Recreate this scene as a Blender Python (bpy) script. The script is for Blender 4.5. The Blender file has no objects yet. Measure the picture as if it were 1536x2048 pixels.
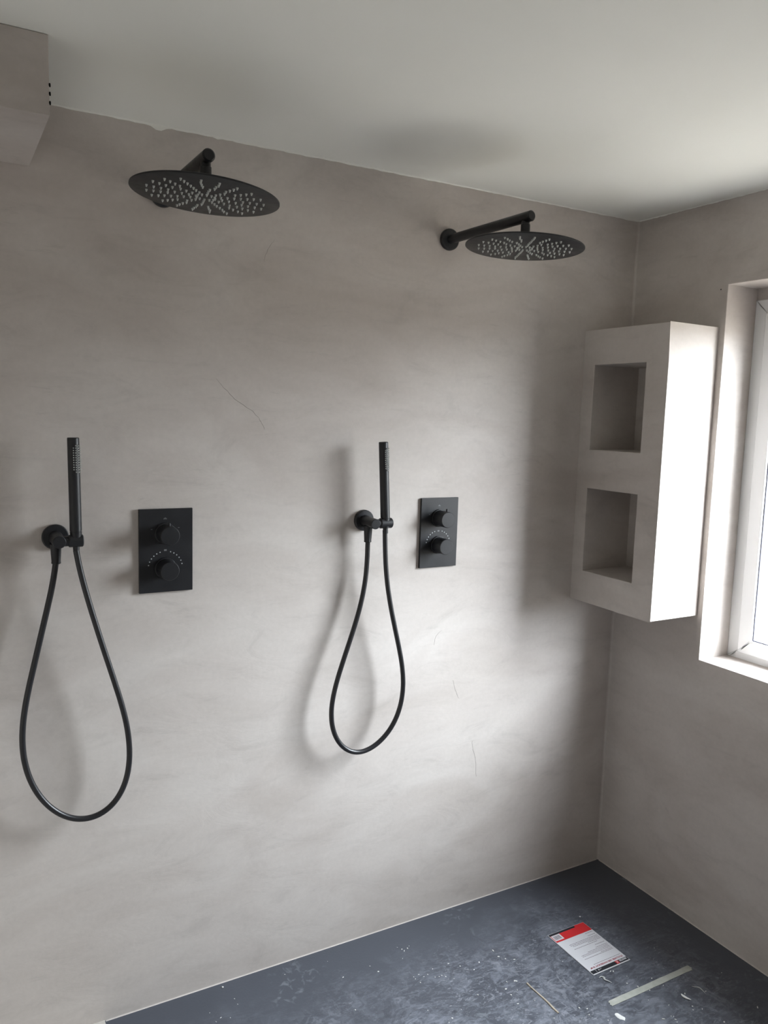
import bpy, bmesh, math, random
from mathutils import Vector, Matrix, Euler
S = bpy.context.scene
COL = S.collection
PI = math.pi
# ---------------------------------------------------------------- camera
cam_d = bpy.data.cameras.new('camera'); cam = bpy.data.objects.new('camera', cam_d); COL.objects.link(cam)
S.camera = cam
cam_d.sensor_fit = 'HORIZONTAL'; cam_d.sensor_width = 36.0; cam_d.lens = 1601.79/1536*36.0
cam_d.clip_start = 0.02; cam_d.clip_end = 200
cam.matrix_world = (Matrix.Translation((-2.2019, -2.1339, 1.6955)) @ Matrix.Rotation(-0.51286, 4, 'Z')
                    @ Matrix.Rotation(PI/2-0.12116, 4, 'X') @ Matrix.Rotation(0.02934, 4, 'Z'))
# ---------------------------------------------------------------- view + light
S.view_settings.view_transform = 'Standard'; S.view_settings.look = 'None'
S.view_settings.gamma = 1.0; S.view_settings.use_curve_mapping = False
S.view_settings.exposure = 2.99
SKY = 12.0
w = bpy.data.worlds.new('overcast'); S.world = w; w.use_nodes = True
nt = w.node_tree; nt.nodes.clear()
out = nt.nodes.new('ShaderNodeOutputWorld'); bg = nt.nodes.new('ShaderNodeBackground')
tc = nt.nodes.new('ShaderNodeTexCoord'); sx = nt.nodes.new('ShaderNodeSeparateXYZ')
cr = nt.nodes.new('ShaderNodeValToRGB'); mr = nt.nodes.new('ShaderNodeMapRange')
mr.inputs[1].default_value = -1; mr.inputs[2].default_value = 1
cr.color_ramp.elements[0].position = 0.0; cr.color_ramp.elements[0].color = (.068, .063, .056, 1)
cr.color_ramp.elements[1].position = 1.0; cr.color_ramp.elements[1].color = (.78, .82, .88, 1)
for pos, c in ((.49, (.068, .063, .056, 1)), (.52, (.34, .355, .378, 1)), (.70, (.66, .69, .74, 1))):
    e = cr.color_ramp.elements.new(pos); e.color = c
bg.inputs[1].default_value = SKY
nt.links.new(tc.outputs['Generated'], sx.inputs[0]); nt.links.new(sx.outputs[2], mr.inputs[0])
nt.links.new(mr.outputs[0], cr.inputs[0]); nt.links.new(cr.outputs[0], bg.inputs[0]); nt.links.new(bg.outputs[0], out.inputs[0])
# ---------------------------------------------------------------- room numbers
H = 2.4; XL = -3.3; YF = -3.1
WY0, WY1, WZ0, WZ1, RD = -.3932, -1.22, .9144, 2.134, .1415     # window recess in the right wall
NW, ND, NZ0, NZ1 = .2213, .3713, 1.0602, 2.0025                 # niche box
# portal: tells the renderer where the daylight enters; gives no light itself
pl = bpy.data.lights.new('window_portal', 'AREA'); pl.shape = 'RECTANGLE'; pl.size = WZ1-WZ0; pl.size_y = WY0-WY1
pl.cycles.is_portal = True
po = bpy.data.objects.new('window_portal', pl); COL.objects.link(po)
po.location = (.262, (WY0+WY1)/2, (WZ0+WZ1)/2); po.rotation_euler = (0, PI/2, 0)

# ---------------------------------------------------------------- materials
def mat(name, base=(.5,.5,.5), rough=.6, spec=.5, metal=0.0):
    m = bpy.data.materials.new(name); m.use_nodes = True
    b = m.node_tree.nodes['Principled BSDF']
    b.inputs['Base Color'].default_value = (*base, 1); b.inputs['Roughness'].default_value = rough
    b.inputs['Specular IOR Level'].default_value = spec; b.inputs['Metallic'].default_value = metal
    return m
def N(m, t, **kw):
    n = m.node_tree.nodes.new(t)
    for k, v in kw.items(): setattr(n, k, v)
    return n
def noise(m, vec, scale, detail=4, rough=.55, dist=0.0):
    n = N(m, 'ShaderNodeTexNoise'); n.inputs['Scale'].default_value = scale; n.inputs['Detail'].default_value = detail
    n.inputs['Roughness'].default_value = rough; n.inputs['Distortion'].default_value = dist
    m.node_tree.links.new(vec, n.inputs['Vector']); return n.outputs['Fac']
def mapping(m, scale=(1,1,1), rot=(0,0,0), loc=(0,0,0)):
    t = N(m, 'ShaderNodeTexCoord'); g = N(m, 'ShaderNodeMapping')
    g.inputs['Scale'].default_value = scale; g.inputs['Rotation'].default_value = rot; g.inputs['Location'].default_value = loc
    m.node_tree.links.new(t.outputs['Object'], g.inputs['Vector']); return g.outputs[0]
def ramp(m, fac, stops):
    r = N(m, 'ShaderNodeValToRGB'); els = r.color_ramp.elements
    while len(els) < len(stops): els.new(.5)
    for e, (p, c) in zip(els, stops):
        e.position = p; e.color = (*c, 1) if len(c) == 3 else c
    m.node_tree.links.new(fac, r.inputs[0]); return r.outputs[0]
def mixc(m, fac, a, b, mode='MIX'):
    x = N(m, 'ShaderNodeMix', data_type='RGBA', blend_type=mode)
    for s, v in ((x.inputs[0], fac), (x.inputs[6], a), (x.inputs[7], b)):
        if isinstance(v, (int, float)): s.default_value = v
        elif isinstance(v, tuple): s.default_value = (*v, 1)
        else: m.node_tree.links.new(v, s)
    return x.outputs[2]
def math_(m, op, a, b=None):
    x = N(m, 'ShaderNodeMath', operation=op, use_clamp=False)
    for s, v in ((x.inputs[0], a), (x.inputs[1], b)):
        if v is None: continue
        if isinstance(v, (int, float)): s.default_value = v
        else: m.node_tree.links.new(v, s)
    return x.outputs[0]
def g3(v): return (v, v, v)
def bump(m, h, strength, dist):
    b = N(m, 'ShaderNodeBump'); b.inputs['Strength'].default_value = strength; b.inputs['Distance'].default_value = dist
    m.node_tree.links.new(h, b.inputs['Height'])
    m.node_tree.links.new(b.outputs[0], m.node_tree.nodes['Principled BSDF'].inputs['Normal'])
def link(m, o, i): m.node_tree.links.new(o, m.node_tree.nodes['Principled BSDF'].inputs[i])

def plaster(name):
    m = mat(name, rough=.55, spec=.35)
    v = mapping(m, (1, 1, 1))
    big = noise(m, mapping(m, (.8, .8, 1.7), (.15, .35, .1)), 1.9, 4, .55, .9)       # broad trowel sweeps
    mid = noise(m, mapping(m, (1.0, 1.0, 2.4), (.1, -.3, 0)), 4.6, 7, .66, 1.4)      # smudges inside them
    fine = noise(m, v, 70, 5, .6)
    c = ramp(m, big, [(.30, (.460, .412, .378)), (.5, (.535, .488, .455)), (.70, (.588, .545, .512))])
    c = mixc(m, 1.0, c, ramp(m, mid, [(.30, g3(.89)), (.45, g3(.98)), (.55, g3(1.0)), (.72, g3(1.03))]), 'MULTIPLY')
    # thin dark drag marks left by the trowel, in patches, two directions
    dm = noise(m, v, 2.1, 3, .5); dm2 = noise(m, mapping(m, (1, 1, 1), (0, 0, 0), (3, 1, 2)), 2.6, 3, .5)
    for rot, msk in (((0, .45, 0), dm), ((.2, -.75, .0), dm2)):
        dn = noise(m, mapping(m, (1.3, 1.3, 9.0), rot), 8, 8, .74, .7)
        d = math_(m, 'MULTIPLY', ramp(m, dn, [(.58, g3(0)), (.70, g3(1))]), ramp(m, msk, [(.50, g3(0)), (.64, g3(1))]))
        c = mixc(m, math_(m, 'MULTIPLY', d, .26), c, (.27, .255, .24))
    # paler polished flecks
    fl = noise(m, mapping(m, (1.5, 1.5, 6.0), (0, .2, 0), (5, 2, 1)), 11, 7, .75, .9)
    c = mixc(m, math_(m, 'MULTIPLY', ramp(m, fl, [(.66, g3(0)), (.74, g3(1))]), .14), c, (.68, .66, .64))
    c = mixc(m, .5, c, mixc(m, 1.0, c, ramp(m, fine, [(.3, g3(.94)), (.7, g3(1.06))]), 'MULTIPLY'))
    link(m, c, 'Base Color')
    h = math_(m, 'ADD', math_(m, 'MULTIPLY', mid, .8), math_(m, 'MULTIPLY', fine, .12))
    bump(m, h, .25, .004)
    r = ramp(m, mid, [(.3, g3(.50)), (.7, g3(.66))]); link(m, r, 'Roughness')
    return m
M_PL = plaster('grey_polished_plaster')
M_CEIL = mat('white_ceiling_paint', (.66, .67, .64), .8, .25)
_v = mapping(M_CEIL); _n = noise(M_CEIL, _v, 1.6, 3)
link(M_CEIL, ramp(M_CEIL, _n, [(.3, (.835, .835, .79)), (.7, (.875, .875, .83))]), 'Base Color')
bump(M_CEIL, noise(M_CEIL, _v, 90, 3), .08, .002)
M_PVC = mat('white_pvc', (.80, .80, .80), .35, .5)
M_WFL = mat('white_floor_covering', (.52, .49, .45), .45, .4)
M_GASK = mat('grey_gasket', (.10, .10, .13), .6, .3)
M_BLK = mat('matte_black_metal', (.012, .0125, .015), .42, .45)
_v = mapping(M_BLK); link(M_BLK, ramp(M_BLK, noise(M_BLK, _v, 25, 4), [(.3, g3(.36)), (.7, g3(.48))]), 'Roughness')
M_HOSE = mat('black_hose_rubber', (.013, .013, .015), .36, .5)
M_NOZ = mat('grey_silicone', (.52, .54, .52), .4, .5)
M_DOT = mat('white_print', (.50, .52, .53), .5, .3)
M_MARK = mat('faded_grey_print', (.20, .205, .21), .5, .3)
M_CRUMB = mat('white_plaster_crumb', (.72, .72, .70), .8, .2)
M_FLAKE = mat('grey_plaster_flake', (.42, .43, .42), .8, .2)
M_TAPE = mat('masking_tape', (.40, .41, .37), .7, .2)
_v = mapping(M_TAPE); link(M_TAPE, ramp(M_TAPE, noise(M_TAPE, _v, 45, 4), [(.3, (.36, .37, .33)), (.7, (.44, .45, .41))]), 'Base Color')
M_WOOD = mat('pale_wood', (.42, .36, .28), .75, .2)
_v = mapping(M_WOOD, (60, 4, 60)); link(M_WOOD, ramp(M_WOOD, noise(M_WOOD, _v, 5, 4), [(.3, (.30, .26, .21)), (.7, (.50, .44, .36))]), 'Base Color')
M_PAPER = mat('white_card', (.60, .60, .63), .35, .45)
M_RED = mat('red_print', (.56, .025, .03), .35, .45)
M_DRED = mat('dark_red_print', (.28, .02, .04), .4, .4)
M_INK = mat('grey_ink', (.20, .17, .20), .45, .4)
M_BPR = mat('black_print', (.018, .020, .026), .35, .45)
M_CRACK = mat('hairline_crack', (.30, .275, .255), .8, .2)
M_HOLE = mat('dark_void', (.01, .01, .01), .9, .1)
M_WHITE = mat('white_wall_paint', (.86, .81, .75), .8, .2)
# glass: clear with a fresnel reflection
M_GL = bpy.data.materials.new('window_glass'); M_GL.use_nodes = True
t = M_GL.node_tree; t.nodes.clear()
o_ = t.nodes.new('ShaderNodeOutputMaterial'); mx = t.nodes.new('ShaderNodeMixShader'); tr = t.nodes.new('ShaderNodeBsdfTransparent')
gl = t.nodes.new('ShaderNodeBsdfGlossy'); gl.inputs['Roughness'].default_value = .02; fr = t.nodes.new('ShaderNodeMath'); fr.operation = 'MULTIPLY_ADD'
fr.inputs[1].default_value = .96; fr.inputs[2].default_value = .04
lw = t.nodes.new('ShaderNodeLayerWeight'); lw.inputs[0].default_value = .5; pw = t.nodes.new('ShaderNodeMath'); pw.operation = 'POWER'; pw.inputs[1].default_value = 5
t.links.new(lw.outputs['Facing'], pw.inputs[0]); t.links.new(pw.outputs[0], fr.inputs[0])
tr.inputs[0].default_value = (.95, .97, .97, 1)
t.links.new(fr.outputs[0], mx.inputs[0]); t.links.new(tr.outputs[0], mx.inputs[1]); t.links.new(gl.outputs[0], mx.inputs[2]); t.links.new(mx.outputs[0], o_.inputs[0])

# floor: dark blue-grey membrane, scuffed with dried plaster smears
def floor_mat():
    m = mat('dark_grey_shower_floor', rough=.42, spec=.5)
    v = mapping(m)
    big = noise(m, v, 2.5, 3, .5)
    base = ramp(m, big, [(.3, (.058, .064, .080)), (.7, (.070, .077, .096))])
    # where the traffic was: away from the back wall, thinning towards the right wall
    sp = N(m, 'ShaderNodeSeparateXYZ'); m.node_tree.links.new(v, sp.inputs[0])
    wob = math_(m, 'MULTIPLY', math_(m, 'SUBTRACT', noise(m, v, 3.2, 4, .6), .5), .55)
    yy = math_(m, 'ADD', sp.outputs[1], wob)
    # tilt the front of the worn area along x
    yy = math_(m, 'ADD', yy, math_(m, 'MULTIPLY', sp.outputs[0], -.04))
    mk = N(m, 'ShaderNodeMapRange'); mk.inputs[1].default_value = -.06; mk.inputs[2].default_value = -.34
    m.node_tree.links.new(yy, mk.inputs[0]); area = mk.outputs[0]
    xx = math_(m, 'ADD', sp.outputs[0], wob)
    mk2 = N(m, 'ShaderNodeMapRange'); mk2.inputs[1].default_value = -.08; mk2.inputs[2].default_value = -.40
    m.node_tree.links.new(xx, mk2.inputs[0])
    area = math_(m, 'MULTIPLY', area, mk2.outputs[0])
    cloud = ramp(m, noise(m, mapping(m, (1, 1, 1), (0, 0, .5)), 7, 8, .66, 1.6), [(.46, g3(0)), (.60, g3(1))])
    smear = ramp(m, noise(m, mapping(m, (1, 2.6, 1), (0, 0, .75)), 13, 7, .66, 2.2), [(.50, g3(0)), (.58, g3(1))])
    a = math_(m, 'MULTIPLY', area, math_(m, 'ADD', math_(m, 'MULTIPLY', cloud, .55), math_(m, 'MULTIPLY', smear, .55)))
    c = mixc(m, math_(m, 'MINIMUM', math_(m, 'MULTIPLY', a, .95), 1.0), base, (.155, .167, .200))
    # dark wet-looking veins between smears
    vein = ramp(m, noise(m, mapping(m, (1, 1.8, 1), (0, 0, .9)), 10, 8, .7, 2.5), [(.57, g3(0)), (.64, g3(1))])
    c = mixc(m, math_(m, 'MULTIPLY', math_(m, 'MULTIPLY', vein, area), .75), c, (.035, .040, .052))
    # splinters of dried plaster
    sc = noise(m, mapping(m, (1, 3.2, 1), (0, 0, 1.1)), 55, 5, .75, 3.0)
    sc2 = noise(m, v, 11, 3, .6)
    s = math_(m, 'MULTIPLY', ramp(m, sc, [(.625, g3(0)), (.65, g3(1))]), ramp(m, sc2, [(.46, g3(0)), (.56, g3(1))]))
    c = mixc(m, math_(m, 'MULTIPLY', math_(m, 'MULTIPLY', s, area), .8), c, (.50, .51, .52))
    # crisp-edged patches of skimmed plaster pressed flat by shoes
    for (mp, sc_, th, dist, k, col) in (((1, 1.5, 1), 8, .545, 1.6, .34, (.19, .205, .245)), ((1.4, 1, 1), 15, .56, 1.8, .38, (.25, .265, .30)), ((1, 2.2, 1), 26, .59, 2.2, .5, (.33, .345, .385)),
                                        ((1, 1.2, 1), 12, .58, 1.6, .55, (.045, .050, .064))):
        pn = noise(m, mapping(m, mp, (0, 0, .4+sc_*.13), (sc_*.1, .3, 0)), sc_, 4, .6, dist)
        pm = ramp(m, pn, [(th, g3(0)), (th+.018, g3(1))])
        wm = ramp(m, noise(m, mapping(m, (1, 1, 1), (0, 0, 0), (sc_*.07, .5, 0)), 3.5, 3, .55), [(.42, g3(0)), (.62, g3(1))])
        c = mixc(m, math_(m, 'MULTIPLY', math_(m, 'MULTIPLY', math_(m, 'MULTIPLY', pm, wm), area), k), c, col)
    # footprint scuffs near the corner
    f = ramp(m, noise(m, v, 38, 3, .55, .8), [(.54, g3(0)), (.66, g3(1))])
    fa = ramp(m, noise(m, mapping(m, (1, 1, 1), (0, 0, 0), (.3, .9, 0)), 4.2, 2, .5), [(.56, g3(0)), (.68, g3(1))])
    c = mixc(m, math_(m, 'MULTIPLY', math_(m, 'MULTIPLY', f, fa), .45), c, (.22, .24, .27))
    link(m, c, 'Base Color')
    link(m, mixc(m, math_(m, 'MINIMUM', a, 1.0), g3(.40), g3(.62)), 'Roughness')
    bump(m, math_(m, 'ADD', a, noise(m, v, 120, 3)), .25, .0012)
    return m
M_FL = floor_mat()

# ---------------------------------------------------------------- mesh helpers
def obj(name, bm, m, parent=None, smooth=False, loc=None):
    me = bpy.data.meshes.new(name); bmesh.ops.recalc_face_normals(bm, faces=bm.faces); bm.to_mesh(me); bm.free()
    for mm in (m if isinstance(m, (list, tuple)) else [m]): me.materials.append(mm)
    if smooth:
        for p in me.polygons: p.use_smooth = True
        try: me.set_sharp_from_angle(angle=math.radians(35))
        except Exception: pass
    o = bpy.data.objects.new(name, me); COL.objects.link(o)
    if parent: o.parent = parent
    if loc: o.location = loc
    return o
def box(bm, a, b, bev=0.0):
    vs = [bm.verts.new((x, y, z)) for x in (a[0], b[0]) for y in (a[1], b[1]) for z in (a[2], b[2])]
    fs = [bm.faces.new([vs[i] for i in f]) for f in ((0,1,3,2),(4,6,7,5),(0,4,5,1),(2,3,7,6),(0,2,6,4),(1,5,7,3))]
    if bev:
        es = list({e for f in fs for e in f.edges})
        bmesh.ops.bevel(bm, geom=es, offset=bev, segments=2, profile=.5, affect='EDGES')
    return bm
def BX(a, b, bev=0.0): return box(bmesh.new(), a, b, bev)
def frame_of(d):
    d = Vector(d).normalized(); u = d.orthogonal().normalized(); return u, d.cross(u)
def lathe(bm, p0, d, prof, n=32):
    """prof: list of (distance along d, radius); closed at both ends"""
    p0 = Vector(p0); d = Vector(d).normalized(); u, v = frame_of(d); rings = []
    for s, r in prof:
        rings.append([bm.verts.new(p0+d*s+(u*math.cos(2*PI*k/n)+v*math.sin(2*PI*k/n))*r) for k in range(n)])
    for A, B in zip(rings, rings[1:]):
        for k in range(n): bm.faces.new((A[k], A[(k+1) % n], B[(k+1) % n], B[k]))
    bm.faces.new(rings[0]); bm.faces.new(rings[-1]); return bm
def rod(bm, a, b, r, n=32, c=.0015, r2=None):
    a = Vector(a); b = Vector(b); L = (b-a).length; r2 = r if r2 is None else r2
    return lathe(bm, a, b-a, [(0, r-c), (c, r), (L-c, r2), (L, r2-c)], n)
def catmull(P, k=5):
    P = [Vector(p) for p in P]; Q = [2*P[0]-P[1]]+P+[2*P[-1]-P[-2]]; o = []
    for i in range(1, len(Q)-2):
        a, b, c, d = Q[i-1:i+3]
        for j in range(k):
            t = j/k; o.append(.5*((2*b)+(c-a)*t+(2*a-5*b+4*c-d)*t*t+(-a+3*b-3*c+d)*t**3))
    o.append(P[-1]); return o
def smooth_path(P, it=3):
    P = [Vector(p) for p in P]
    for _ in range(it):
        P = [P[0]]+[(P[i-1]+2*P[i]+P[i+1])/4 for i in range(1, len(P)-1)]+[P[-1]]
    return P
def tube(bm, P, r, n=16):
    rings = []; ref = Vector((0, 1, 0))
    for i, p in enumerate(P):
        t = (P[min(i+1, len(P)-1)]-P[max(i-1, 0)]).normalized(); u = ref.cross(t).normalized(); v = t.cross(u)
        rings.append([bm.verts.new(p+(u*math.cos(2*PI*k/n)+v*math.sin(2*PI*k/n))*r) for k in range(n)])
    for A, B in zip(rings, rings[1:]):
        for k in range(n): bm.faces.new((A[k], A[(k+1) % n], B[(k+1) % n], B[k]))
    bm.faces.new(rings[0]); bm.faces.new(rings[-1]); return bm
def struct(o): o['kind'] = 'structure'; return o
def thing(name, label, cat, loc, group=None):
    o = bpy.data.objects.new(name, None); o.empty_display_size = .05; COL.objects.link(o); o.location = loc
    return tag(o, label, cat, group)
def tag(o, label, cat, group=None):
    o['label'] = label; o['category'] = cat
    if group: o['group'] = group
    return o

# ---------------------------------------------------------------- the room
wb = struct(obj('wall_back', BX((XL-.12, 0, 0), (.26, .12, H)), M_PL))
struct(obj('wall_left', BX((XL-.12, YF, 0), (XL, 0, H)), M_WHITE))
struct(obj('wall_front', BX((XL-.12, YF-.12, 0), (.26, YF, H)), M_PL))
# right wall with the window opening
bm = bmesh.new(); T = .26
ys = [0, WY0, WY1, YF]; zs = [0, WZ0, WZ1, H]; V = {}
def gv(x, i, j):
    if (x, i, j) not in V: V[x, i, j] = bm.verts.new((x, ys[i], zs[j]))
    return V[x, i, j]
for x in (0, T):
    for i in range(3):
        for j in range(3):
            if (i, j) != (1, 1): bm.faces.new([gv(x, i, j), gv(x, i+1, j), gv(x, i+1, j+1), gv(x, i, j+1)])
for i in range(3):
    for j in (0, 3): bm.faces.new([gv(0, i, j), gv(0, i+1, j), gv(T, i+1, j), gv(T, i, j)])
for j in range(3):
    for i in (0, 3): bm.faces.new([gv(0, i, j), gv(0, i, j+1), gv(T, i, j+1), gv(T, i, j)])
for a, b in (((1,1),(2,1)), ((1,2),(2,2)), ((1,1),(1,2)), ((2,1),(2,2))):
    bm.faces.new([gv(0, *a), gv(0, *b), gv(T, *b), gv(T, *a)])
inner = [e for e in bm.edges if all(abs(v.co.x) < 1e-6 and v.co.y in (WY0, WY1) or (abs(v.co.x) < 1e-6 and abs(v.co.y-WY0) < 1e-6) or (abs(v.co.x) < 1e-6 and abs(v.co.y-WY1) < 1e-6) for v in e.verts)
         and all(min(abs(v.co.z-WZ0), abs(v.co.z-WZ1)) < 1e-6 for v in e.verts) and e.calc_length() < 1.5]
bmesh.ops.bevel(bm, geom=inner, offset=.002, segments=2, profile=.5, affect='EDGES')
wr = struct(obj('wall_right', bm, M_PL))
struct(obj('floor', BX((XL-.12, YF-.12, -.1), (.26, .12, 0)), M_FL))
ce = struct(obj('ceiling', BX((XL-.12, YF-.12, H), (.26, .12, H+.1)), M_CEIL))
# white floor of the rest of the room, starting where the dark shower floor ends
struct(obj('floor', BX((XL, YF, .0), (-1.843, 0, .004), .0008), M_WFL))
# boxed-in bulkhead under the ceiling at the left
bh = struct(obj('trim_1', BX((XL+.001, -.383, 2.2505), (-1.985, -.0005, H-.0005), .0015), M_PL))
bm = bmesh.new()
for z in (2.3085, 2.2925, 2.2755):
    lathe(bm, (-1.9855, -.3805, z), (1, -.2, 0), [(0, .0032), (.0022, .0040), (.0032, .0026)], 10)
obj('corner_bead_lug', bm, M_HOLE, bh)
# uneven ceiling filler line along the back wall and right wall (ceiling paint laps the plaster)
random.seed(4)
def lap(name, along, L, notch=None):
    bm = bmesh.new(); n = 150; top = []; bot = []
    val = 0.0
    for i in range(n+1):
        s = L*i/n; val = .75*val+.25*random.uniform(-.0045, .0045)
        d = .0022+abs(val)
        if notch:
            for (c, wd, dp) in notch:
                if abs(s-c) < wd: d = max(d, dp*(1-abs(s-c)/wd)**1.4)
        def P(z, off):
            return (-s, -off, z) if along == 'x' else (-off, -s, z)
        top.append((bm.verts.new(P(H, .0018)), bm.verts.new(P(H, 0))))
        bot.append((bm.verts.new(P(H-d, .0012)), bm.verts.new(P(H-d, 0))))
    for i in range(n):
        bm.faces.new((top[i][0], top[i+1][0], bot[i+1][0], bot[i][0]))
        bm.faces.new((bot[i][0], bot[i+1][0], bot[i+1][1], bot[i][1]))
    return obj(name, bm, M_CEIL, ce)
lap('filler_edge', 'x', 1.98, [(1.683, .035, .016), (1.53, .03, .006), (.30, .02, .005)])
lap('filler_edge', 'y', 1.4, [(.42, .03, .004)])
# coved plaster joints in the corners
def cove(name, a, b, e1, e2, r, parent):
    bm = bmesh.new(); a = Vector(a); b = Vector(b); e1 = Vector(e1); e2 = Vector(e2); n = 6; rows = []
    for k in range(n+1):
        th = PI/2*k/n; off = e1*(r-r*math.sin(th))+e2*(r-r*math.cos(th))
        rows.append((bm.verts.new(a+off), bm.verts.new(b+off)))
    ca, cb = bm.verts.new(a), bm.verts.new(b)
    for A, B in zip(rows, rows[1:]): bm.faces.new((A[0], A[1], B[1], B[0]))
    bm.faces.new((rows[0][0], rows[0][1], cb, ca)); bm.faces.new((rows[-1][0], rows[-1][1], cb, ca))
    return obj(name, bm, M_PL, parent, True)
cove('corner_cove', (0, 0, 0), (0, 0, H-.002), (-1, 0, 0), (0, -1, 0), .008, wb)
cove('corner_cove', (-1.84, 0, 0), (-.008, 0, 0), (0, -1, 0), (0, 0, 1), .003, wb)
cove('corner_cove', (0, -.008, 0), (0, -1.6, 0), (-1, 0, 0), (0, 0, 1), .003, wr)
# hairline marks in the plaster of the back wall
def crack(P, wdt):
    bm = bmesh.new(); Q = [q+Vector((random.uniform(-.0012, .0012), 0, random.uniform(-.0012, .0012))) for q in catmull([(x, 0, z) for x, z in P], 5)]; L = []
    for i, p in enumerate(Q):
        t = (Q[min(i+1, len(Q)-1)]-Q[max(i-1, 0)]).normalized(); nrm = Vector((t.z, 0, -t.x)); s = wdt*(.35+.65*math.sin(PI*i/(len(Q)-1)))*random.uniform(.5, 1.1)
        L.append([bm.verts.new(p+nrm*s), bm.verts.new(p+Vector((0, -.0005, 0))), bm.verts.new(p-nrm*s)])
    for A, B in zip(L, L[1:]):
        bm.faces.new((A[0], A[1], B[1], B[0])); bm.faces.new((A[1], A[2], B[2], B[1]))
    return obj('hairline_crack', bm, M_CRACK, wb)
for P, wd in (([(-1.5325, 1.7785), (-1.5073, 1.7515), (-1.4718, 1.7204), (-1.4283, 1.693), (-1.4061, 1.67), (-1.3925, 1.6452)], .0007),
          ([(-.7169, .8205), (-.7052, .7859), (-.6915, .7543)], .0006),
          ([(-.6277, .5934), (-.6218, .56), (-.6092, .5216), (-.6039, .4608)], .0008),
          ([(-.7689, .9992), (-.7915, .9815), (-.798, .952)], .0007),
          ([(-1.3681, 2.1613), (-1.3895, 2.1321), (-1.3993, 2.0978)], .0005)):
    crack(P, wd)
bm = lathe(bmesh.new(), (-.0001, -.3668, 2.1214), (-1, 0, 0), [(0, .0022), (.0006, .0018)], 10); obj('screw_hole', bm, M_HOLE, wr)

# ---------------------------------------------------------------- window
win = bpy.data.objects.new('window_1', None); COL.objects.link(win); win.location = (RD, (WY0+WY1)/2, WZ0); struct(win)
def wbx(name, a, b, m, bev=.0015):
    c = win.location
    return obj(name, BX(tuple(Vector(a)-c), tuple(Vector(b)-c), bev), m, win)
def ring(name, y0, y1, z0, z1, wd, x0, x1, m, bev=.0015):
    """four mitre-like bars of a rectangular frame, outer edge y0..y1 (y0>y1), z0..z1"""
    c = win.location; bm = bmesh.new()
    o = [(y0, z0), (y1, z0), (y1, z1), (y0, z1)]; i = [(y0-wd, z0+wd), (y1+wd, z0+wd), (y1+wd, z1-wd), (y0-wd, z1-wd)]
    vv = {}
    for nm, L in (('o', o), ('i', i)):
        for k, (y, z) in enumerate(L):
            for x in (x0, x1): vv[nm, k, x] = bm.verts.new(Vector((x, y, z))-c)
    for k in range(4):
        q = (k+1) % 4
        for x in (x0, x1): bm.faces.new((vv['o', k, x], vv['o', q, x], vv['i', q, x], vv['i', k, x]))
        for nm in 'oi': bm.faces.new((vv[nm, k, x0], vv[nm, q, x0], vv[nm, q, x1], vv[nm, k, x1]))
    if bev: bmesh.ops.bevel(bm, geom=list(bm.edges), offset=bev, segments=2, profile=.5, affect='EDGES')
    return obj(name, bm, m, win)
ft = 2.097
ring('window_frame', WY0, WY1, WZ0-.012, ft, .042, RD, .215, M_PVC)
wbx('head_filler', (RD+.004, WY1, ft), (.215, WY0, WZ1), M_PL, 0)
ring('sash_frame', WY0-.046, WY1+.046, WZ0+.024, ft-.046, .048, RD-.012, .205, M_PVC, .003)
ring('glazing_gasket', WY0-.0935, WY1+.0935, WZ0+.0715, ft-.0935, .004, RD-.004, .18, M_GASK, 0)
wbx('glass_pane', (.165, WY1+.095, WZ0+.073), (.169, WY0-.095, ft-.095), M_GL, 0)
# mitre lines at the corners of the frame
c0 = win.location
for (za, zb) in ((WZ0+.001, WZ0+.030), (ft, ft-.042)):
    bm = bmesh.new(); tube(bm, [Vector((RD-.0002, WY0-.001, za))-c0, Vector((RD-.0002, WY0-.042, zb))-c0], .0005, 6); obj('mitre_joint', bm, M_FLAKE, win)

# ---------------------------------------------------------------- niche box in the corner
bm = bmesh.new()
nb_y = [0, -.0535, -.2835, -ND]; nb_z = [NZ0, 1.1703, 1.4615, 1.596, 1.884, NZ1]; DEP = NW-.009
X0 = -NW; V = {}
def nv(x, i, j):
    k = (x, i, j)
    if k not in V: V[k] = bm.verts.new((x, nb_y[i], nb_z[j]))
    return V[k]
for i in range(3):
    for j in range(5):
        if i == 1 and j in (1, 3): continue
        bm.faces.new([nv(X0, i, j), nv(X0, i+1, j), nv(X0, i+1, j+1), nv(X0, i, j+1)])
XI = X0+DEP
for j in (1, 3):
    q = [(1, j), (2, j), (2, j+1), (1, j+1)]
    for a, b in zip(q, q[1:]+q[:1]): bm.faces.new([nv(X0, *a), nv(X0, *b), nv(XI, *b), nv(XI, *a)])
    bm.faces.new([nv(XI, *a) for a in q])
XB = -.0005
for j in range(5): bm.faces.new([nv(X0, 3, j), nv(X0, 3, j+1), nv(XB, 3, j+1), nv(XB, 3, j)]); bm.faces.new([nv(X0, 0, j), nv(X0, 0, j+1), nv(XB, 0, j+1), nv(XB, 0, j)])
for i in range(3):
    for j in (0, 5): bm.faces.new([nv(X0, i, j), nv(X0, i+1, j), nv(XB, i+1, j), nv(XB, i, j)])
bm.faces.new([nv(XB, 0, 0), nv(XB, 3, 0), nv(XB, 3, 5), nv(XB, 0, 5)])
bmesh.ops.translate(bm, verts=bm.verts, vec=(0, -.0005, 0))
ed = [e for e in bm.edges if all(abs(v.co.x-X0) < 1e-5 and v.co.y < -.01 for v in e.verts) and len(e.link_faces) == 2 and e.calc_face_angle(0) > .5]
ed += [e for e in bm.edges if all(abs(v.co.y+ND+.0005) < 1e-5 for v in e.verts) and len(e.link_faces) == 2 and e.calc_face_angle(0) > .5 and e not in ed]
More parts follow.
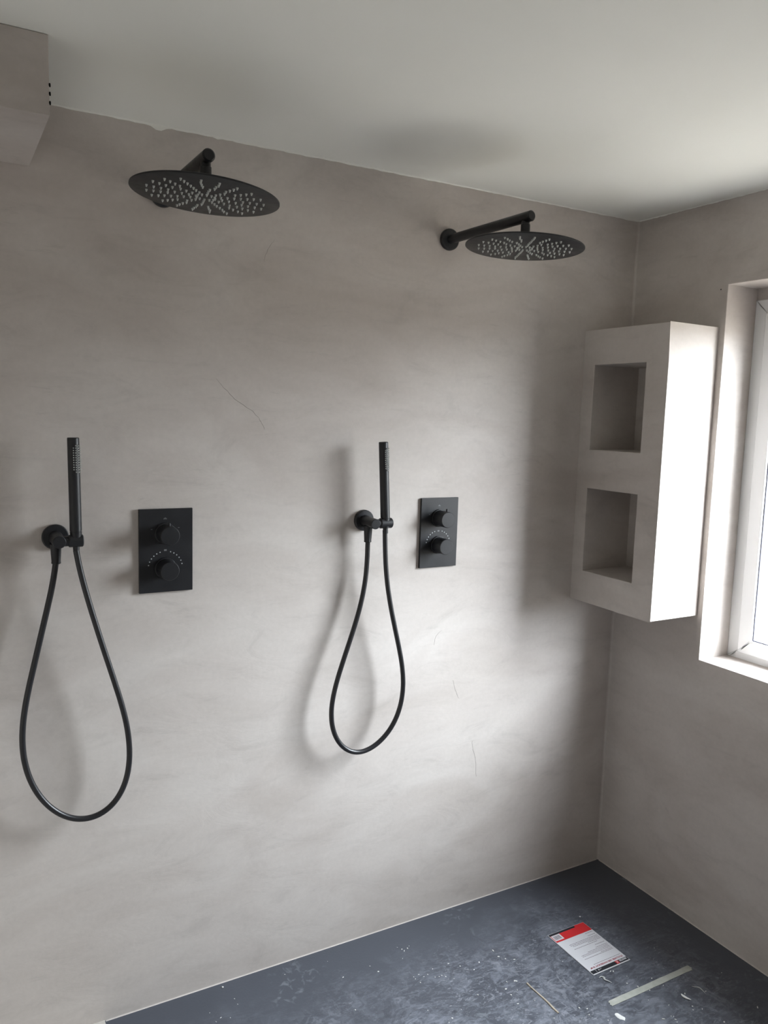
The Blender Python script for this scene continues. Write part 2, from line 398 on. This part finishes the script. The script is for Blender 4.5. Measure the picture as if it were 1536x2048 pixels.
bmesh.ops.bevel(bm, geom=ed, offset=.0022, segments=3, profile=.5, affect='EDGES')
nb = obj('niche_shelf_box', bm, M_PL)
tag(nb, 'grey plastered wall box with two square niches in the corner beside the window', 'shelf')

# ---------------------------------------------------------------- rain showers
def rain_shower(label, x, zf, xd, yd, zd, tilt, rd):
    """x,zf wall flange; xd,yd,zd head centre; tilt (about y, about x)"""
    r = thing('rain_shower', label, 'shower', (x, 0, zf), 'rain shower heads on arms')
    o = r.location
    L = lambda v: Vector(v)-o
    ye = yd-.026
    obj('wall_flange', lathe(bmesh.new(), (0, -.0003, 0), (0, -1, 0), [(0, .0315), (.003, .0325), (.011, .0318), (.0135, .029), (.0145, .016)], 48), M_BLK, r, True)
    end = L((xd, ye, zf))
    obj('shower_arm', rod(bmesh.new(), (0, -.010, 0), end, .0142, 32, .0035), M_BLK, r, True)
    obj('drop_connector', lathe(bmesh.new(), L((xd, yd, zf-.006)), (0, 0, -1), [(0, .0110), (.012, .0110), (.013, .0125), (.040, .0128), (.043, .0118), (.052, .0118), (.053, .0128), (zf-zd-.012, .0140)], 32), M_BLK, r, True)
    hd = bpy.data.objects.new('shower_head', None)
    R_ = .160
    bm = lathe(bmesh.new(), (0, 0, 0), (0, 0, 1), [(0, R_-.0012), (.0008, R_), (.0036, R_), (.0044, R_-.001), (.0085, .030), (.013, .020), (.016, .018)], 96)
    h = obj('shower_head', bm, M_BLK, r, True)
    h.location = L((xd, yd, zd)); h.rotation_euler = Euler((-tilt[1], tilt[0], 0))
    bm = bmesh.new()
    for k in range(8):
        rr = .0205+.0149*k; nn = 12 if k < 4 else 20
        for q in range(nn):
            a = 2*PI*(q+.5)/nn+PI/2+rd+random.uniform(-.012, .012)
            lathe(bm, (rr*math.cos(a), rr*math.sin(a), .0002), (0, 0, -1), [(0, .0027), (.0014, .0026), (.0055, .0012)], 8)
    n = obj('nozzles', bm, M_NOZ, h, True); n['kind'] = 'stuff'
    return r
random.seed(2)
rain_shower('black round rain shower head on the left wall arm, above the left hand shower', -1.6745, 2.2336, -1.6702, -.360, 2.1534, (.0611, -.0142), 0.10)
rain_shower('black round rain shower head on the right wall arm, its arm fully in view', -.8008, 2.2336, -.7898, -.358, 2.1541, (.0396, -.0021), .32)

# ---------------------------------------------------------------- hand showers and their wall holders
def holder(label, x, z, xh, xe):
    """x,z flange; xh hand shower axis; xe end of the cradle"""
    r = thing('hand_shower_holder', label, 'holder', (x, 0, z), 'wall holders with hose outlets')
    obj('wall_flange', lathe(bmesh.new(), (0, -.0003, 0), (0, -1, 0), [(0, .0315), (.003, .0322), (.010, .0318), (.0125, .0295), (.0135, .016)], 48), M_BLK, r, True)
    obj('wall_stub', lathe(bmesh.new(), (0, -.010, 0), (0, -1, -.03), [(0, .0175), (.020, .0168), (.050, .0158), (.0715, .0154), (.0730, .0140)], 40), M_BLK, r, True)
    bm = bmesh.new(); yc = -.068
    rod(bm, (.006, yc, -.002), (xh-x-.010, yc, -.002), .0128, 32, .001)
    # cradle barrel with a bore for the wand
    lathe(bm, (xh-x-.019, yc, -.002), (1, 0, 0), [(0, .0135), (.002, .0155), (xe-xh+.017, .0155), (xe-xh+.019, .0135)], 32)
    obj('cradle', bm, M_BLK, r, True)
    obj('hose_outlet', lathe(bmesh.new(), (-.0035, -.040, -.012), (0, 0, -1), [(0, .0130), (.020, .0122), (.0440, .0108), (.0450, .0112), (.0485, .0112), (.0495, .0100)], 28), M_BLK, r, True)
    return r
def hand_shower(label, top, bot, hose):
    r = thing('hand_shower', label, 'shower', bot, 'slim hand showers with hoses')
    b = Vector(bot); d = Vector(top)-b; L = d.length; d.normalize()
    obj('wand', lathe(bmesh.new(), (0, 0, 0), d, [(0, .0076), (.004, .0078), (.016, .0078), (.0165, .0125), (.046, .0140), (.0465, .0134), (.0480, .0134), (.0485, .0142), (L-.0015, .0140), (L, .0127)], 40), M_BLK, r, True)
    bm = bmesh.new(); cd = Vector((.56, -.83, 0)).normalized(); sd = Vector((-cd.y, cd.x, 0))
    for i in range(12):
        for j in range(5):
            if (i in (0, 11)) and j in (0, 4): continue
            a = (j-2)*math.radians(21); nrm = (cd*math.cos(a)+sd*math.sin(a)).normalized()
            p = d*(L-.019-.0058*i)+nrm*.0136
            lathe(bm, p, nrm, [(0, .0017), (.0012, .0016), (.0040, .0010)], 6)
    n = obj('nozzles', bm, M_NOZ, r, True); n['kind'] = 'stuff'
    P = smooth_path(hose, 2); P = [p-b for p in P]; P = catmull(P, 5)
    obj('hose', tube(bmesh.new(), P, .0074, 18), M_HOSE, r, True)
    return r
HOSE_R = [(-1.0757, -0.04, 1.3146), (-1.0757, -0.041, 1.2565), (-1.0777, -0.0419, 1.2203), (-1.0843, -0.0429, 1.1697), (-1.0956, -0.0439, 1.1191), (-1.1128, -0.0448, 1.0656), (-1.1321, -0.0458, 1.0131), (-1.1512, -0.0468, 0.96), (-1.1722, -0.0477, 0.9034), (-1.1866, -0.0487, 0.8538), (-1.1934, -0.0497, 0.807), (-1.1915, -0.0506, 0.7622), (-1.1776, -0.0516, 0.7188), (-1.153, -0.0526, 0.6847), (-1.1225, -0.0535, 0.6634), (-1.0899, -0.0545, 0.656), (-1.057, -0.0554, 0.662), (-1.0203, -0.0564, 0.6811), (-0.9875, -0.0574, 0.7103), (-0.9634, -0.0583, 0.7495), (-0.9463, -0.0593, 0.7983), (-0.9415, -0.0603, 0.8564), (-0.9495, -0.0612, 0.915), (-0.9653, -0.0622, 0.9747), (-0.9842, -0.0632, 1.0386), (-1.0029, -0.0641, 1.1082), (-1.0184, -0.0651, 1.1766), (-1.0263, -0.0661, 1.2282), (-1.0308, -0.067, 1.2944), (-1.0333, -0.068, 1.3523)]
HOSE_L = [(-1.9498, -0.04, 1.3079), (-1.9532, -0.0408, 1.2762), (-1.9612, -0.0417, 1.2379), (-1.9723, -0.0425, 1.1923), (-1.9837, -0.0434, 1.1472), (-1.9946, -0.0442, 1.0982), (-2.0071, -0.0451, 1.046), (-2.0195, -0.0459, 0.9973), (-2.0303, -0.0468, 0.9486), (-2.037, -0.0476, 0.8989), (-2.0384, -0.0485, 0.8556), (-2.0359, -0.0493, 0.8149), (-2.0266, -0.0502, 0.7691), (-2.0097, -0.051, 0.7249), (-1.9859, -0.0519, 0.6861), (-1.9549, -0.0527, 0.6533), (-1.9212, -0.0536, 0.6322), (-1.8868, -0.0544, 0.6262), (-1.8516, -0.0553, 0.6321), (-1.8213, -0.0561, 0.6511), (-1.7975, -0.057, 0.6859), (-1.7834, -0.0578, 0.7264), (-1.7778, -0.0587, 0.7727), (-1.7794, -0.0595, 0.8243), (-1.7863, -0.0604, 0.8758), (-1.7985, -0.0612, 0.928), (-1.8151, -0.0621, 0.9839), (-1.832, -0.0629, 1.0429), (-1.8488, -0.0638, 1.101), (-1.8646, -0.0646, 1.158), (-1.8798, -0.0655, 1.2144), (-1.8932, -0.0663, 1.2696), (-1.902, -0.0672, 1.3096), (-1.9059, -0.068, 1.3419)]
holder('black round wall holder and hose outlet carrying the left hand shower', -1.9455, 1.3670, -1.9045, -1.8890)
holder('black round wall holder and hose outlet carrying the right hand shower', -1.0726, 1.3752, -1.0330, -1.0120)
hand_shower('slim black hand shower with a long looped hose, leftmost in the photo', (-1.9083, -.068, 1.618), (-1.9052, -.068, 1.3419), HOSE_L)
hand_shower('slim black hand shower with a looped hose, between the two control plates', (-1.0474, -.068, 1.615), (-1.0310, -.068, 1.3423), HOSE_R)

# ---------------------------------------------------------------- thermostatic control plates
def valve(label, x0, x1, z0, z1, xk, zk1, zk2):
    xc, zc = (x0+x1)/2, (z0+z1)/2
    r = thing('shower_valve', label, 'shower control', (xc, 0, zc), 'two-knob shower control plates')
    obj('cover_plate', BX((x0-xc, -.0085, z0-zc), (x1-xc, -.0003, z1-zc), .0009), M_BLK, r)
    for z, dp in ((zk1, .054), (zk2, .050)):
        k = obj('knob', lathe(bmesh.new(), (xk-xc, -.0084, z-zc), (0, -1, 0), [(0, .0285), (.004, .0285), (.005, .0275), (.0052, .0255), (dp-.003, .0252), (dp-.001, .0246), (dp, .0235)], 56), M_BLK, r, True)
        if z == zk1:
            obj('lever_pin', rod(bmesh.new(), (xk-xc, -.0084-dp+.010, z-zc+.022), (xk-xc, -.0084-dp+.010, z-zc+.0335), .0032, 14, .0008), M_BLK, k, True)
    bm = bmesh.new()
    for i in range(14):
        a = math.radians(12+i*156/13)
        if i in (6, 7): continue
        lathe(bm, (xk-xc+.0455*math.cos(a), -.0083, zk2-zc+.0455*math.sin(a)), (0, -1, 0), [(0, .0017), (.0004, .0016)], 10)
    d = obj('scale_dots', bm, M_DOT, r); d['kind'] = 'stuff'
    bm = bmesh.new()
    # small printed signs: shower icon above the upper knob, short mark between the knobs
    def bar(x, z, w_, h_): box(bm, (xk-xc+x-w_/2, -.0088, z-zc-h_/2), (xk-xc+x+w_/2, -.0083, z-zc+h_/2))
    bar(0, zk1+.0400, .0080, .0014); bar(-.0035, zk1+.0378, .0009, .0022); bar(0, zk1+.0378, .0009, .0022); bar(.0035, zk1+.0378, .0009, .0022); bar(0, zk1+.0418, .0012, .0022)
    bar(0, (zk1+zk2)/2+.0015, .0070, .0042)
    bar(-.036, zk1+.012, .0040, .0012); bar(.036, zk1+.014, .0040, .0012)
    obj('printed_marks', bm, M_MARK, r)['kind'] = 'stuff'
    return r
valve('dark black square control plate with two knobs, beside the left hand shower', -1.7412, -1.5985, 1.2045, 1.4298, -1.6724, 1.3640, 1.2700)
valve('black control plate with two knobs, right of the right hand shower', -.8699, -.7303, 1.2130, 1.4372, -.8030, 1.3726, 1.2860)

# ---------------------------------------------------------------- leaflet on the floor
LU = .156; LV = .213
lf = thing('leaflet', 'red and white printed card with a barcode lying on the dark floor', 'leaflet', (-.4872, -.2746, 0))
lf.rotation_euler = (0, 0, .004)
def LB(u0, u1, v0, v1, z0, z1, sk=0.0): return BX((u0, -v1, z0), (u1, -v0, z1))
obj('card', BX((0, -LV, .0004), (LU, 0, .0022), .0004), M_PAPER, lf)
Z = .0022
def pr(name, rects, m, dz=.00015):
    bm = bmesh.new()
    for u0, u1, v0, v1 in rects: box(bm, (u0, -v1, Z-.0003), (u1, -v0, Z+dz))
    return obj(name, bm, m, lf)
pr('red_band', [(.002, LU-.001, .010, .044)], M_RED); pr('red_band', [(.112, LU-.001, .001, .010)], M_RED)
pr('black_band', [(.001, .112, .0012, .0098)], M_BPR); pr('black_band', [(.0015, LU-.001, LV-.0175, LV-.0035)], M_BPR)
pr('barcode_panel', [(.0045, .0400, .0105, .0370)], M_PAPER, .00025)
bars = []; u = .0085; random.seed(9)
while u < .034:
    wd_ = random.choice((.0006, .001, .0016)); bars.append((u, u+wd_, .0145, .0325)); u += wd_+random.choice((.0007, .0011))
pr('barcode', bars, M_INK, .0004)['kind'] = 'stuff'
lines = []
for v0, ua, ub in ((.050, .118, .150), (.0625, .118, .150), (.071, .030, .150), (.0765, .030, .150), (.082, .036, .150), (.0875, .095, .150), (.0945, .030, .128),
                   (.106, .108, .148), (.1175, .100, .148), (.1235, .060, .148), (.129, .028, .148), (.1345, .028, .148), (.141, .100, .148), (.146, .026, .148), (.176, .035, .148)):
    u = ua
    while u < ub:
        wd_ = random.uniform(.003, .009); lines.append((u, min(u+wd_, ub), v0, v0+.0017)); u += wd_+.0012
pr('small_print', lines, M_INK)['kind'] = 'stuff'
def text(name, body, size, loc, rot, m, parent, bold=0.0):
    c = bpy.data.curves.new(name, 'FONT'); c.body = body; c.size = size; c.extrude = .00012; c.align_x = 'LEFT'; c.offset = bold
    c.resolution_u = 3
    tmp = bpy.data.objects.new(name, c); me = bpy.data.meshes.new_from_object(tmp); bpy.data.objects.remove(tmp); bpy.data.curves.remove(c)
    me.materials.append(m); o = bpy.data.objects.new(name, me); COL.objects.link(o); o.parent = parent; o.location = loc; o.rotation_euler = rot; return o
tt = text('printed_title', 'STUCLOPER 100% WATERDICHT 50 M\u00b2', .0088, (LU-.008, -.1835, Z), (0, 0, PI), M_DRED, lf, .0003)
tt.scale.x = .136/max(tt.dimensions.x, 1e-4)
lg = text('printed_logo', 'MASTER', .0095, (LU-.006, -LV+.0155, Z+.0001), (0, 0, PI), M_PAPER, lf, .0003)
lg.scale.x = .030/max(lg.dimensions.x, 1e-4)
pr('logo_square', [(LU-.052, LU-.040, LV-.0172, LV-.0042)], M_RED, .0004)
lx = text('logo_sign', 'X', .0115, (LU-.0415, -LV+.0150, Z+.0004), (0, 0, PI), M_PAPER, lf, .0002)
pr('white_mark', [(.0205, .0215, LV-.0165, LV-.006), (.030, .033, LV-.0135, LV-.0085), (.036, .037, LV-.0135, LV-.0085), (.040, .043, LV-.0135, LV-.0115)], M_PAPER, .0003)

# ---------------------------------------------------------------- debris
def flat_poly(pts, z0, z1):
    bm = bmesh.new(); n = len(pts)
    A = [bm.verts.new((x, y, z0)) for x, y in pts]; B = [bm.verts.new((x, y, z1+(dz[0] if False else 0))) for (x, y) in pts]
    bm.faces.new(A); bm.faces.new(B)
    for i in range(n): bm.faces.new((A[i], A[(i+1) % n], B[(i+1) % n], B[i]))
    return bm
random.seed(11)
top = [(-.5230+.3360*i/14, -.5885+random.uniform(-.0006, .0006)) for i in range(15)]
rt = [(-.1845, -.5925), (-.1858, -.5965), (-.1825, -.6010), (-.1885, -.6050)]
btm = [(-.1905-.3400*i/14, -.6090+random.uniform(-.0006, .0006)) for i in range(15)]
lt = [(-.5285, -.6055), (-.5312, -.6010), (-.5268, -.5965), (-.5292, -.5925)]
tag(obj('masking_tape_strip', flat_poly(top+rt+btm+lt, .0002, .0012), M_TAPE), 'torn strip of pale grey masking tape lying on the dark floor below the card', 'tape')
bm = bmesh.new(); P = [(-.6924, -.4199), (-.6930, -.4420), (-.6914, -.4676), (-.6898, -.4880), (-.6890, -.5143), (-.6906, -.5360), (-.6899, -.5583)]
L1 = []
for i, (x, y) in enumerate(P):
    wv = (.0030, .0022, .0024, .0026, .0034, .0036, .0026)[i]
    L1.append([bm.verts.new((x-wv, y, .0003)), bm.verts.new((x+wv, y, .0003)), bm.verts.new((x+wv*.6, y, .0034)), bm.verts.new((x-wv*.7, y, .0030))])
for A, B in zip(L1, L1[1:]):
    for k in range(4): bm.faces.new((A[k], A[(k+1) % 4], B[(k+1) % 4], B[k]))
bm.faces.new(L1[0]); bm.faces.new(L1[-1])
tag(obj('wood_sliver', bm, M_WOOD), 'thin pale wood sliver lying on the dark floor left of the tape strip', 'stick')
def flake(name, cx, cy, a, b, rot, h, m, seed, hole=False):
    rg = random.Random(seed); n = 14; bm = bmesh.new(); A = []; B = []
    for i in range(n):
        t = 2*PI*i/n; k = 1+rg.uniform(-.22, .22); x = a*k*math.cos(t); y = b*k*math.sin(t)
        X, Y = x*math.cos(rot)-y*math.sin(rot), x*math.sin(rot)+y*math.cos(rot)
        A.append(bm.verts.new((X, Y, .0002))); B.append(bm.verts.new((X*.82, Y*.82, h*(.6+.4*rg.random()))))
    C_ = bm.verts.new((0, 0, h)); bm.faces.new(A)
    for i in range(n):
        j = (i+1) % n; bm.faces.new((A[i], A[j], B[j], B[i])); bm.faces.new((B[i], B[j], C_))
    return obj(name, bm, m, None, True, (cx, cy, 0))
tag(flake('plaster_flake', -.5395, -.6500, .0160, .0088, -1.25, .0018, M_CRUMB, 3), 'largest oval white plaster flake lying below the lower end of the tape', 'plaster debris')
def curl(name, P, r, m):
    bm = bmesh.new(); Q = catmull([(x, y, .0004+r*.5) for x, y in P], 5); rings = []
    for i, p in enumerate(Q):
        t = (Q[min(i+1, len(Q)-1)]-Q[max(i-1, 0)]).normalized(); s = r*(.25+.75*math.sin(PI*i/(len(Q)-1))); u = Vector((-t.y, t.x, 0))
        rings.append([bm.verts.new(p+u*s*math.cos(2*PI*k/8)+Vector((0, 0, .5*s*math.sin(2*PI*k/8)))) for k in range(8)])
    for A, B in zip(rings, rings[1:]):
        for k in range(8): bm.faces.new((A[k], A[(k+1) % 8], B[(k+1) % 8], B[k]))
    bm.faces.new(rings[0]); bm.faces.new(rings[-1])
    return obj(name, bm, m, None, True)
tag(curl('plaster_curl', [(-.2520, -.6590), (-.2450, -.6660), (-.2369, -.6737), (-.2370, -.6860), (-.2400, -.6990)], .0022, M_FLAKE), 'thin crescent shaving of grey plaster right of the tape strip', 'plaster debris')
tag(curl('plaster_curl', [(-.3085, -.6680), (-.3100, -.6760), (-.3080, -.6870), (-.3021, -.6990)], .0042, M_CRUMB), 'thick white plaster curl lying between the tape strip and the crescent shaving', 'plaster debris')
tag(curl('plaster_curl', [(-.4790, -.5035), (-.4700, -.5020), (-.4650, -.5090), (-.4690, -.5160), (-.4640, -.5260), (-.4600, -.5370)], .0032, M_FLAKE), 'hooked pale plaster curl lying just below the lower edge of the card', 'plaster debris')
CRUMBS = [(-1.512, -0.021, 3.0), (-1.188, -0.059, 1.0), (-1.175, -0.143, 1.0), (-1.069, -0.171, 2.2), (-0.972, -0.153, 1.2), (-0.96, -0.099, 1.0), (-0.923, -0.111, 1.2), (-0.934, -0.119, 2.5), (-0.952, -0.114, 2.0), (-0.949, -0.124, 2.0), (-0.984, -0.25, 1.8), (-0.979, -0.27, 2.4), (-0.965, -0.238, 1.2), (-0.956, -0.253, 1.2), (-0.94, -0.25, 1.0), (-0.913, -0.236, 1.2), (-0.926, -0.27, 1.0), (-0.904, -0.273, 1.0), (-0.896, -0.283, 1.6), (-0.856, -0.238, 1.4), (-0.879, -0.302, 1.6), (-0.83, -0.264, 1.6), (-0.767, -0.277, 3.2), (-0.8, -0.297, 1.3), (-0.694, -0.252, 2.6), (-0.696, -0.283, 2.4), (-0.682, -0.301, 2.0), (-0.659, -0.317, 2.0), (-0.765, -0.41, 2.4), (-0.766, -0.437, 1.8), (-0.719, -0.395, 2.2), (-0.737, -0.429, 1.4), (-0.77, -0.475, 2.2), (-0.743, -0.386, 1.2), (-0.718, -0.487, 1.0), (-1.02, -0.377, 1.2), (-1.204, -0.28, 1.6), (-0.932, -0.418, 1.4), (-0.974, -0.434, 2.2), (-0.991, -0.443, 2.0), (-0.854, -0.391, 1.6), (-0.984, -0.24, 1.2), (-0.914, -0.274, 1.2), (-0.425, -0.496, 1.4), (-0.418, -0.501, 2.6), (-0.334, -0.578, 1.4), (-0.419, -0.559, 1.6), (-0.4, -0.584, 1.8), (-0.396, -0.536, 1.6), (-0.38, -0.612, 1.8), (-0.326, -0.616, 1.6), (-0.117, -0.66, 1.2), (-0.296, -0.671, 2.6), (-0.318, -0.717, 2.0), (-0.328, -0.728, 1.6), (-0.301, -0.738, 2.0), (-0.231, -0.693, 2.0), (-0.149, -0.809, 2.4), (-0.409, -0.74, 1.6), (-0.405, -0.73, 1.4), (-0.4, -0.72, 1.4), (-0.406, -0.716, 1.2), (-0.581, -0.644, 1.8), (-0.435, -0.714, 2.6), (-0.415, -0.64, 1.2), (-0.377, -0.682, 1.5), (-0.287, -0.802, 3.5), (-0.318, -0.246, 1.8), (-0.528, -0.394, 1.6), (-0.215, -0.48, 1.0), (-0.333, -0.577, 1.0), (-0.714, -0.398, 2.0), (-0.766, -0.436, 1.6), (-0.772, -0.474, 2.0), (-0.621, -0.569, 2.0), (-0.604, -0.583, 2.0), (-0.714, -0.567, 2.0), (-0.399, -0.583, 1.5), (-0.615, -0.603, 2.0), (-1.496, -0.081, 1.2), (-1.495, -0.106, 1.0), (-1.554, -0.134, 1.2), (-1.576, -0.102, 0.8), (-1.57, -0.143, 1.2), (-1.53, -0.146, 0.8), (-1.176, -0.144, 1.2), (-1.08, -0.137, 1.0), (-1.328, -0.053, 1.0)]
protos = []
SPECIAL = {(-1.512, -.021): 'round white crumb close to the back wall, leftmost on the dark floor',
           (-.767, -.277): 'pale plaster chip at the far right end of the scattered crumb line near the wall',
           (-.934, -.119): 'largest chip of the small white cluster close to the back wall',
           (-.287, -.802): 'long white flake at the bottom edge of the photo, right of the oval flake',
           (-1.069, -.171): 'lone upright white crumb between the back wall and the grey smears',
           (-.318, -.246): 'small round white crumb just beyond the red end of the card'}
rg = random.Random(5)
for i, (x, y, s) in enumerate(CRUMBS):
    if i < 4:
        o = flake('plaster_crumb', x, y, .0016, .0013, rg.uniform(0, 6), .0016, M_CRUMB, 20+i); protos.append(o)
    else:
        o = protos[i % 4].copy(); COL.objects.link(o); o.location = (x, y, 0)
    k = .32+.45*s
    o.scale = (k*rg.uniform(.8, 2.2), k*rg.uniform(.6, 1.1), k*rg.uniform(.7, 1.1)); o.rotation_euler = (0, 0, rg.uniform(0, 6.28))
    lab = SPECIAL.get((x, y))
    if lab: o.scale = (1.9, 1.9, 1.9) if x < -1.4 else (1.7, 1.4, 1.4)
    tag(o, lab or 'tiny white plaster crumb scattered among the smears on the dark floor', 'plaster debris', 'plaster crumbs on the floor')
